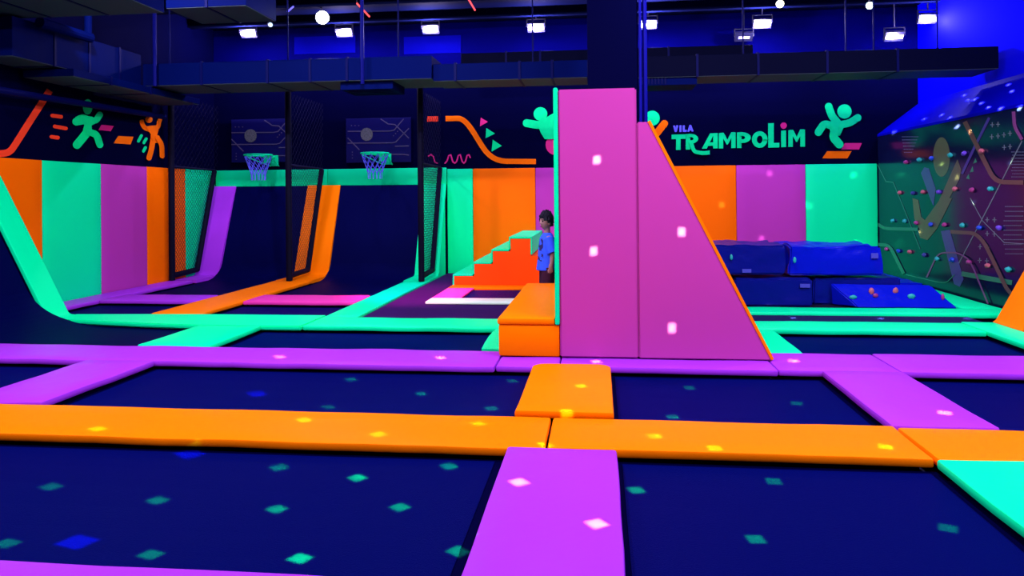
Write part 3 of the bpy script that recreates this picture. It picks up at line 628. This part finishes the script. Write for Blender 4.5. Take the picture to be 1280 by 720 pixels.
def duct(label, x0, x1, y0, y1, z0, z1, axis, seams, hang=(), m=None):
    t = thing('air_duct', label, 'duct', ((x0+x1)/2, (y0+y1)/2, z0))
    bbox('duct_body', x0, x1, y0, y1, z0, z1, m or DUCT, t, .006)
    for s in seams:
        e = .014
        if axis == 'x': bbox('flange', s-.018, s+.018, y0-e, y1+e, z0-e, z1+e, DUCT_SEAM, t)
        else: bbox('flange', x0-e, x1+e, s-.018, s+.018, z0-e, z1+e, DUCT_SEAM, t)
    for hx, hy in hang: rod('hanger_rod', (hx, hy, z1-.01), (hx, hy, ZC), .012, DUCT_SEAM, t)
    bbox('bounce_tint_panel', x0+.01, x1-.01, y0+.01, y1-.01, z0-.006, z0+.002, DUCT_BOT, t)  # added underside sheet, coloured for bounced light
    return t
d_long = duct('long dark blue air duct across the hall before the back wall', -7.3, -2.55, 11.5, 12.5, 3.33, 3.68, 'x', [-6.3, -5.2, -4.5, -3.9], [(-6.9, 11.6), (-4.9, 11.6), (-3.1, 11.6)])
duct('narrower dark blue air duct continuing towards the column', -2.55, -.16, 11.6, 12.4, 3.30, 3.56, 'x', [-2.2, -1.2, -.7], [(-1.0, 11.7)])
d_right = duct('dark blue air duct right of the column with end grille', .6, 6.0-.2, 11.8, 12.6, 3.30, 3.62, 'x', [1.5, 2.4, 3.4, 4.4], [(2.2, 11.9), (3.7, 11.9), (4.1, 11.9), (5.0, 11.9)], DUCT_SHADED)
duct('upper dark duct against the back wall above the murals', -2.4, 2.6, 13.2, 13.8, 3.80, 4.02, 'x', [-1.6, -1.0, 1.2], [(0.2, 13.4)], DUCT_SHADED)
duct('dark blue air duct running along the left wall', -7.9, -7.3, 8.75, 11.45, 3.32, 3.82, 'y', [9.5, 10.2, 10.9], [])
duct('wide dark duct crossing above the left corner', -7.9, -5.45, 7.5, 9.05, 3.86, 4.2, 'x', [-7.0, -6.2], [(-5.8, 8.2)])
duct('dark duct box hanging near the ceiling over the hoops', -6.0, -4.82, 10.0, 10.98, 4.17, 4.5, 'x', [-5.4], [(-5.9, 10.2)])
duct('thin flat duct under the long duct beside the left wall', -7.85, -7.1, 9.6, 12.9, 3.19, 3.29, 'y', [10.4, 11.4], [])
t = d_long
bbox('outlet_box', -4.05, -3.2, 11.62, 12.35, 3.20, 3.328, DUCT, t, .004)
for i in range(5): bbox('slat', -3.98, -3.28, 11.70+i*.13, 11.73+i*.13, 3.19, 3.202, DUCT_SEAM, t)
t = d_right
bbox('outlet_box', .62, 1.5, 11.85, 12.5, 3.18, 3.298, DUCT, t, .004)
for i in range(8): bbox('slat', .66+i*.05, .685+i*.05, 11.838, 11.852, 3.20, 3.29, DUCT_SEAM, t)
t = thing('pipe', 'dark round pipe with riser above the duct by the left wall', 'pipe', (-7.17, 10, 3.8))
rod('pipe_run', (-7.17, 9.06, 3.80), (-7.17, 10.05, 3.80), .07, DUCT, t, 12); rod('riser', (-7.17, 10.0, 3.83), (-7.17, 10.0, ZC), .05, DUCT, t, 12)
a, b = AX(-6, 112, WL+.25), AX(205, 146, WL+.25)
tag(rod('pipe', a, b, .05, DUCT_SEAM, None, 10), 'dark rail pipe crossing in front of the left wall figures', 'pipe')
for x, y, lab in ((-7.02, 11.38, 'thin vertical blue pipe before the long duct by the left wall'), (-3.62, 11.40, 'thin vertical blue pipe before the long duct beside the second hoop')):
    tag(rod('pipe', (x, y, 3.30 if x < -5 else 3.25), (x, y, ZC), .03, mat('dim_blue_pipe', (.002, .003, .09), .5, .03), None, 8), lab, 'pipe')
for i, y in enumerate((10.4, 11.6, 12.8, 14.0)):
    tag(bbox('roof_beam', WL, WR, y, y+.14, ZC-.16, ZC-.001, CEIL), ('dark roof beam over the ducts, first before the back wall', 'dark roof beam above the long duct', 'dark roof beam between long duct and back wall', 'dark roof beam next to the back wall')[i], 'beam')

# ------------------------------------------------------------------ lamps
GLOW = mat('violet_white_lens', (.8, .8, .9), .4, .3, emit=(.55, .38, 1.0), estr=14)
HOUSE = mat('black_lamp_housing', (.01, .01, .03), .5, .4)
def flood(loc, label, tilt, power, color, size=(.26, .12), group=None, glow=GLOW, omni=False):
    """box flood light on a bracket; tilt = angle of the lens normal from straight down, towards -Y"""
    t = thing('flood_light', label, 'lamp', loc, group); L = Vector(loc)
    def put(name, bm, m):
        for v in bm.verts: v.co = Matrix.Rotation(tilt, 3, 'X') @ v.co + L
        return finish(name, bm, m, t)
    bm = bmesh.new(); box(bm, -.16, .16, -.09, .09, .0, .07); put('housing', bm, HOUSE)
    bm = bmesh.new(); box(bm, -size[0]/2, size[0]/2, -size[1]/2, size[1]/2, -.008, .0); put('lens', bm, glow)
    bm = bmesh.new()
    for s in (-1, 1): box(bm, s*.17-.008, s*.17+.008, -.02, .02, .02, .16)
    box(bm, -.178, .178, -.02, .02, .15, .165)
    for v in bm.verts: v.co += L
    finish('bracket', bm, HOUSE, t)
    rod('stem', L+Vector((0, 0, .16)), Vector((L.x, L.y, ZC)), .012, HOUSE, t)
    ld = bpy.data.lights.new('flood_beam', 'AREA'); ld.shape = 'RECTANGLE'; ld.size, ld.size_y = size; ld.energy = power; ld.color = color
    lo = bpy.data.objects.new('flood_beam', ld); lo.rotation_euler = (tilt, 0, 0); lo.location = L + Matrix.Rotation(tilt, 3, 'X') @ Vector((0, 0, -.02))
    if omni:
        ld = bpy.data.lights.new('flood_glow', 'POINT'); ld.energy = power; ld.color = color; ld.shadow_soft_size = .05; lo.data = ld; lo.location = L + Matrix.Rotation(tilt, 3, 'X') @ Vector((0, 0, -.10))
    link(lo, t); return t
near = ('the left wall', 'the first hoop', 'the column', 'the climbing wall')
for j, y in enumerate((2.4, 5.2, 8.3)):
    for i, x in enumerate((-6.0, -2.6, 1.5, 4.3)):
        flood((x, y, 4.72), 'added black ceiling flood light in the %s row, over %s' % (('front', 'middle', 'rear')[j], ('the left wall side', 'the hoop lanes', 'the tower side', 'the climbing wall side')[i]), math.radians((16, 22, 40)[j]), P_MAIN*((1, 1, 1, 1), (1, .8, .8, 1), (1.2, 1.4, .8, .6))[j][i], (.78, .68, 1.0), group='added ceiling flood lights')  # unseen floods added out of view to light pads and walls
# the row before the back wall, seen in the photograph
BACKROW = ((310, 42), (430, 41), (538, 37), (670, 35), (810, 31), (953, 30), (1118, 46), (1160, 24))
whr = ('over the first hoop', 'beside the round white spotlight', 'over the zigzag stripe', 'beside the dark column over the jumping figure', 'right of the column conduit', 'over the lettering', 'over the corner with the climbing wall', 'over the blue-lit sloped top')
for (px, py), wh in zip(BACKROW, whr):
    p = AY(px, py, 14.15)
    flood(tuple(p), 'small violet glowing flood light ' + wh, math.radians(-50), P_BLUE*(.9 if px == 1160 else .35 if px > 1100 else 1.9 if px > 800 else 1.15), (.55, .46, 1.0), (.29, .075), 'glowing flood lights before the back wall', GLOW, True)
p = AY(930, 47, 14.6); flood(tuple(p), 'dimmer violet flood light behind the row, over the lettering', math.radians(-40), P_BLUE*.03, (.1, .06, 1), (.2, .05), None, mat('dim_violet_lens', (.5, .5, .8), .4, .3, emit=(.2, .15, 1), estr=2))
# round spotlights
def spot(px, py, Y, label, em, es, r, power, color):
    p = AY(px, py, Y); t = thing('spotlight', label, 'lamp', tuple(p))
    d = (CAM+Vector((.6, 2, -1.0))-p).normalized()
    bm = bmesh.new(); bar(bm, p-d*.22, p-d*.01, r*.8, 14, r*1.15); finish('housing', bm, HOUSE, t, True)
    bm = bmesh.new(); bar(bm, p-d*.008, p+d*.004, r, 16); finish('lens', bm, mat('lens_%d' % px, (.9, .9, .9), .3, .5, emit=em, estr=es), t)
    rod('stem', p-d*.15, Vector(((p-d*.15).x, (p-d*.15).y, ZC)), .014, HOUSE, t)
    ld = bpy.data.lights.new('spot_beam', 'SPOT'); ld.energy = power; ld.color = color; ld.spot_size = math.radians(70); ld.spot_blend = .8; ld.shadow_soft_size = r
    lo = bpy.data.objects.new('spot_beam', ld); lo.location = p+d*.03; lo.rotation_euler = d.to_track_quat('-Z', 'Y').to_euler(); link(lo, t)
spot(403, 22, 12.8, 'bright round white spotlight between two violet flood lights', (.85, 1, .8), 60, .11, 120, (.85, 1, .85))
spot(975, 5, 12.8, 'round warm white spotlight over the lettering', (1, .95, .6), 14, .06, 40, (1, .95, .7))
spot(1087, 7, 12.8, 'round teal white spotlight over the climbing wall corner', (.6, 1, .95), 10, .055, 30, (.6, 1, .95))
spot(338, 31, 13.2, 'small dim spotlight beside the first hoop lamp', (.1, .35, .5), 1.5, .04, 5, (.4, .8, 1))
# magenta effect light over the carpet
t = thing('spotlight', 'magenta effect spotlight hanging over the dark violet carpet', 'lamp', (-3.4, 8.6, 4.6)); p = Vector((-3.4, 8.6, 4.6)); d = (Vector((-2.75, 11.6, 0))-p).normalized()
bm = bmesh.new(); bar(bm, p-d*.2, p, .07, 14, .09); finish('housing', bm, HOUSE, t, True); rod('stem', p-d*.12, Vector(((p-d*.12).x, (p-d*.12).y, ZC)), .014, HOUSE, t)
bm = bmesh.new(); bar(bm, p, p+d*.006, .075, 14); finish('lens', bm, mat('magenta_lens', (.5, .1, .3), .3, .3, emit=(1, .1, .5), estr=6), t)
ld = bpy.data.lights.new('spot_beam', 'SPOT'); ld.energy = 6000; ld.color = (1, .08, .40); ld.spot_size = math.radians(30); ld.spot_blend = 1; ld.shadow_soft_size = .07
lo = bpy.data.objects.new('spot_beam', ld); lo.location = p+d*.03; lo.rotation_euler = d.to_track_quat('-Z', 'Y').to_euler(); link(lo, t)
# thin glowing tubes standing in for streaks of light under the ceiling
for (a, b, c, lab) in (((446, 4), (462, 21), (1, .06, .06), 'short red light streak beside the bright spotlight'), ((585, -2), (594, 13), (1, .06, .06), 'short red light streak over the zigzag stripe'), ((359, 15), (367, 8), (.08, .1, 1), 'short blue light streak over the first hoop')):
    A, B = AY(*a, 12.4), AY(*b, 12.4)
    t = thing('light_streak', lab, 'lamp', tuple((A+B)/2))
    rod('tube', A, B, .014, mat('tube_%d' % a[0], (.1, .02, .02), .4, .1, emit=c, estr=2.2), t); rod('hanger', A, Vector((A.x, A.y, ZC)), .006, HOUSE, t)  # glowing rod in place of a light streak, hanger added

# mirror-ball style dot projector: narrow beams that fall as bright flecks on pads, beds and walls
PJ = Vector((.9, 2.2, 4.45))
pj = thing('dot_projector', 'faceted dot light projector hanging from the ceiling', 'lamp', tuple(PJ))
bm = bmesh.new(); bmesh.ops.create_icosphere(bm, subdivisions=2, radius=.11)
for v in bm.verts: v.co += PJ+Vector((0, 0, .13))
finish('faceted_ball', bm, HOUSE, pj); rod('stem', PJ+Vector((0, 0, .2)), Vector((PJ.x, PJ.y, ZC)), .015, HOUSE, pj)
def beam(target, irr, color, size=.075):
    """collimated square beam; irr = irradiance it adds on the target"""
    d = target-PJ; d.normalize()
    ld = bpy.data.lights.new('dot_beam', 'AREA'); ld.shape = 'SQUARE'; ld.size = size; ld.spread = math.radians(.35); ld.color = color; ld.energy = irr*P_DOT*(size+.02)**2
    lo = bpy.data.objects.new('dot_beam', ld); lo.location = PJ+d*.05; lo.rotation_euler = d.to_track_quat('-Z', 'Y').to_euler(); link(lo, pj)
WHT, TEAL, BLU = (1, 1, .95), (.0, 1, .012), (.02, .10, 1)
for x, y in ((648, 605), (745, 658), (598, 529), (473, 543), (122, 536), (380, 525), (818, 545), (893, 560), (1107, 558), (682, 556), (725, 487), (707, 519), (1181, 517), (350, 446), (551, 447), (745, 452), (992, 451)): beam(G(x, y), 8 if 475 < y < 600 and x != 1181 else 50, WHT)
for k, (x, y) in enumerate(((66, 605), (199, 622), (447, 597), (349, 584), (561, 584), (347, 634), (500, 634), (375, 698), (572, 691), (189, 692), (10, 677), (795, 614), (945, 671), (967, 602), (1185, 660), (439, 474), (527, 491), (411, 507), (614, 511), (862, 484), (841, 520), (996, 503), (640, 477))): beam(G(x, y, Z_BED-.01), 2*(90, 110, 320, 120, 180, 220, 200, 420, 180, 120, 90, 160, 120, 80, 70, 90, 140, 80, 130, 60, 160, 70, 60)[k], TEAL)
for x, y in ((237, 568), (98, 675), (322, 490)): beam(G(x, y, Z_BED-.01), 25, BLU, .12)
for x, y in ((746, 200), (742, 314), (852, 290), (840, 410)): beam(AY(x, y, 7.02), 40, (.6, 1, .35), .06)
for x, y in ((962, 217), (1067, 219), (1011, 257), (1072, 304), (902, 256), (952, 298)): beam(AY(x, y, 14.95), 3, WHT, .09)
for x, y in ((992, 397), (1100, 398), (1209, 398)): beam(G(x, y, -.03), 60, (.7, .9, 1), .06)
for x, y in ((1118, 164), (1155, 149), (1177, 144), (1187, 147), (1196, 152), (1210, 125), (1219, 124), (1227, 129), (1236, 134), (1251, 135), (1260, 106), (1265, 114), (1274, 132), (1205, 119)):
    d = ray(x, y); k = (2.59-.77*(CXW-.01)-EYE)/(d.z-.77*d.x); beam(CAM+d*k, 2200, (1, 1, .4), .022)
for x, y in ((1178, 205), (1196, 222), (1212, 165), (1149, 291), (1262, 203), (1217, 253)): beam(AX(x, y, CXW), 40, (.9, 1, .5), .04)

# ------------------------------------------------------------------ the child behind the step block
def loft(bm, rings, n=20):
    """rings: (cx, cy, z, rx, ry)"""
    R = [[bm.verts.new((cx+rx_*math.cos(2*math.pi*i/n), cy+ry_*math.sin(2*math.pi*i/n), z)) for i in range(n)] for cx, cy, z, rx_, ry_ in rings]
    for a, b in zip(R, R[1:]):
        for i in range(n): bm.faces.new((a[i], a[(i+1) % n], b[(i+1) % n], b[i]))
    bm.faces.new(R[0][::-1]); bm.faces.new(R[-1])
SKIN = mat('brown_skin', (.32, .15, .14), .5, .4); HAIR = mat('black_hair', (.004, .003, .012), .7, .2, .6, 60)
SHORTS = mat('dark_maroon_cloth', (.040, .004, .022), .8, .2, .3, 30)
# kid's own frame: facing -x, left side towards -y; origin on the floor between the feet
kid = thing('person', 'child in blue t-shirt and dark maroon shorts standing behind the step block', 'person', (-.70, 10.16, -.03))
KM = Matrix.Translation((-.70, 10.16, -.03)) @ Matrix.Rotation(math.radians(14), 4, 'Z')
def kput(name, bm, m, smooth=True, rem=None):
    for v in bm.verts: v.co = KM @ v.co
    o = finish(name, bm, m, kid, smooth)
    if rem:
        r = o.modifiers.new('fuse', 'REMESH'); r.mode = 'VOXEL'; r.voxel_size = rem; r.use_smooth_shade = True
        s = o.modifiers.new('smooth', 'SMOOTH'); s.factor = .5; s.iterations = 3
        me2 = bpy.data.meshes.new_from_object(o.evaluated_get(bpy.context.evaluated_depsgraph_get())); o.modifiers.clear(); o.data = me2
        bk = bmesh.new(); bk.from_mesh(me2); todo = set(bk.verts); parts = []          # drop the voids left inside
        while todo:
            st_ = [todo.pop()]; isl = []
            while st_:
                v = st_.pop(); isl.append(v)
                for e in v.link_edges:
                    q = e.other_vert(v)
                    if q in todo: todo.discard(q); st_.append(q)
            parts.append(isl)
        parts.sort(key=len); bmesh.ops.delete(bk, geom=[v for p in parts[:-1] for v in p], context='VERTS'); bk.to_mesh(me2); bk.free()
        for p in me2.polygons: p.use_smooth = True
    return o
def ball(bm, c, r, k=(1, 1, 1)):
    m = bmesh.new(); bmesh.ops.create_uvsphere(m, u_segments=14, v_segments=10, radius=1)
    for v in m.verts: v.co = Vector((v.co.x*r*k[0], v.co.y*r*k[1], v.co.z*r*k[2]))+Vector(c)
    me = bpy.data.meshes.new('b'); m.to_mesh(me); m.free(); bm.from_mesh(me); bpy.data.meshes.remove(me)
def limb(bm, pts):
    for (a, ra_), (b, rb_) in zip(pts, pts[1:]): bar(bm, a, b, ra_, 14, rb_)
    for a, ra_ in pts: ball(bm, a, ra_)
body = bmesh.new()
loft(body, [(0, 0, .54, .085, .12), (0, 0, .62, .095, .13), (0, 0, .74, .085, .115), (0, 0, .88, .09, .125), (0, 0, .96, .075, .125), (.005, 0, 1.01, .05, .07)])
limb(body, [((.006, 0, .98), .046), ((.004, 0, 1.06), .043), ((-.004, 0, 1.12), .046)])
for s in (-1, 1):
    limb(body, [((0, s*.07, .58), .075), ((-.01, s*.08, .32), .050), ((.012, s*.085, .18), .046), ((.018, s*.085, .06), .032)])
    limb(body, [((.018, s*.085, .06), .034), ((.02, s*.086, .032), .031), ((-.09, s*.097, .026), .024)])
    limb(body, [((.008, s*.115, .955), .046), ((.045, s*.160, .77), .035), ((.032, s*.168, .66), .028), ((.024, s*.170, .60), .023)])
for s in (-1, 1):          # palms, fingers and thumbs
    pb_ = bmesh.new(); bmesh.ops.create_uvsphere(pb_, u_segments=12, v_segments=10, radius=1)
    for v in pb_.verts: v.co = Vector((v.co.x*.033+.018, v.co.y*.017+s*.170, v.co.z*.062+.585))
    me = bpy.data.meshes.new('p'); pb_.to_mesh(me); pb_.free(); body.from_mesh(me); bpy.data.meshes.remove(me)
    for k in range(4):
        x = .042-.017*k; L = (.042, .055, .06, .05)[k]
        bar(body, (x*.8+.004, s*.170, .585), (x, s*.171, .552), .0085, 8); bar(body, (x, s*.171, .556), (x-.004, s*.170, .552-L*.55), .0075, 8); bar(body, (x-.004, s*.170, .552-L*.55), (x-.012, s*.160, .552-L), .007, 8, .005)
    bar(body, (.016, s*.169, .59), (-.022, s*.160, .545), .009, 8); bar(body, (-.022, s*.160, .545), (-.025, s*.156, .520), .008, 8, .006)
# head: profile facing -x
hb = bmesh.new(); bmesh.ops.create_uvsphere(hb, u_segments=28, v_segments=20, radius=1)
for v in hb.verts:
    x, y, z = v.co; fx = .098 if x > 0 else .085
    k = 1-.28*max(0, -z)**1.5
    X = x*fx*(k if x > 0 else 1-.12*max(0, -z)); Y = y*.076*(1-.30*max(0, -z)**1.3); Z = z*.122
    if x < 0:                                                    # brow, nose, lips, chin on the front
        f = max(0, -x)**4*math.exp(-(y/.26)**2)
        X -= f*(.020*math.exp(-((z+.18)/.16)**2)+.008*math.exp(-((z+.50)/.10)**2)+.010*math.exp(-((z+.82)/.16)**2)-.006*math.exp(-((z-.08)/.10)**2))
        e = math.exp(-((abs(y)-.42)/.16)**2-((z-.02)/.13)**2)*max(0, -x)**2; X += .009*e
    v.co = Vector((X, Y, Z))
HC = Vector((-.012, 0, 1.185)); HR = Matrix.Rotation(math.radians(22), 3, 'Z')
for v in hb.verts: v.co = HR @ v.co + HC
me = bpy.data.meshes.new('h'); hb.to_mesh(me); hb.free(); body.from_mesh(me); bpy.data.meshes.remove(me)
for s in (-1, 1):          # ears
    eb = bmesh.new(); bmesh.ops.create_uvsphere(eb, u_segments=10, v_segments=8, radius=1)
    for v in eb.verts: v.co = HR @ Vector((v.co.x*.020+.012, v.co.y*.010+s*.073, v.co.z*.031-.012)) + HC
    me = bpy.data.meshes.new('e'); eb.to_mesh(me); eb.free(); body.from_mesh(me); bpy.data.meshes.remove(me)
kput('body', body, SKIN, True, .005)
for s in (-1, 1):
    eb = bmesh.new(); bmesh.ops.create_uvsphere(eb, u_segments=10, v_segments=8, radius=.0125)
    for v in eb.verts: v.co = HR @ (v.co + Vector((-.069, s*.032, .004))) + HC
    kput('eye', eb, mat('dark_eye', (.01, .008, .012), .2, .5))
    eb = bmesh.new(); bar(eb, HR @ Vector((-.081, s*.018, .026))+HC, HR @ Vector((-.068, s*.050, .024))+HC, .0045, 6); kput('eyebrow', eb, HAIR)
hb = bmesh.new(); bar(hb, HR @ Vector((-.083, -.016, -.068))+HC, HR @ Vector((-.083, .016, -.068))+HC, .0045, 6); kput('lips', hb, mat('lip', (.09, .02, .03), .5, .3))
hb = bmesh.new(); bmesh.ops.create_uvsphere(hb, u_segments=32, v_segments=24, radius=1)
for v in hb.verts:
    x, y, z = v.co; n = .014*noise.noise(Vector(v.co)*6.5)+.008*noise.noise(Vector(v.co)*14)
    r = 1.09+.13*max(0, z)
    lim = .28 if x < -.25 else (-.20 if x < .35 else -.55)
    if x < -.25 and abs(y) > .6: lim = .05
    zz = max(z, lim); kk = 1 if z >= lim else .86
    X = x*(.100 if x > 0 else .088)*r*kk; Y = y*.079*r*kk; Z = zz*.122*r
    v.co = HR @ (Vector((X, Y, Z+.006))+Vector((x, y, zz))*n*1.4) + HC
kput('hair', hb, HAIR, True)
# shirt
tb_ = bmesh.new()
loft(tb_, [(-.005, 0, .535, .140, .165), (-.004, 0, .55, .143, .168), (0, 0, .70, .125, .150), (.0, 0, .85, .115, .145), (.0, 0, .95, .100, .145), (.005, 0, 1.0, .080, .110), (.006, 0, 1.035, .055, .060)])
for s in (-1, 1):
    bar(tb_, (.006, s*.085, .965), (.045, s*.168, .765), .080, 14, .066)
sh = kput('t_shirt', tb_, None or mat('shirt_blue', (.03, .09, .85), .8, .2, .35, 14), True, .010)
nt = MATS['shirt_blue'].node_tree; b = nt.nodes['Principled BSDF']
tc = nt.nodes.new('ShaderNodeTexCoord'); sx = nt.nodes.new('ShaderNodeSeparateXYZ'); nt.links.new(tc.outputs['Object'], sx.inputs[0])
ns = nt.nodes.new('ShaderNodeTexNoise'); ns.inputs['Scale'].default_value = 16; nt.links.new(tc.outputs['Object'], ns.inputs['Vector'])
def mth(op, a, b_):
    m = nt.nodes.new('ShaderNodeMath'); m.operation = op
    for i, q in enumerate((a, b_)):
        if isinstance(q, (int, float)): m.inputs[i].default_value = q
        else: nt.links.new(q, m.inputs[i])
    return m.outputs[0]
msk = mth('MULTIPLY', mth('LESS_THAN', mth('ABSOLUTE', mth('SUBTRACT', sx.outputs['X'], -.785), 0), .042), mth('LESS_THAN', mth('ABSOLUTE', mth('SUBTRACT', sx.outputs['Z'], .78), 0), .15))
msk = mth('MULTIPLY', msk, mth('GREATER_THAN', ns.outputs['Fac'], .50))
mx = nt.nodes.new('ShaderNodeMix'); mx.data_type = 'RGBA'; nt.links.new(msk, mx.inputs[0]); mx.inputs[6].default_value = (.03, .09, .85, 1); mx.inputs[7].default_value = (.02, .012, .10, 1); nt.links.new(mx.outputs[2], b.inputs['Base Color'])
# shorts
sb = bmesh.new(); loft(sb, [(0, 0, .52, .105, .150), (0, 0, .60, .105, .150), (0, 0, .68, .10, .14)])
for s in (-1, 1): bar(sb, (0, s*.075, .58), (-.012, s*.082, .275), .095, 16, .088)
kput('shorts', sb, SHORTS, True, .010)
for s in (-1, 1):
    fb = bmesh.new(); bmesh.ops.create_uvsphere(fb, u_segments=14, v_segments=10, radius=1)
    for v in fb.verts: v.co = Vector((v.co.x*.108-.035, v.co.y*.042+s*.09, max(v.co.z*.045+.038, .001)))
    kput('sock', fb, mat('grey_sock', (.2, .2, .3), .9, .1), True)
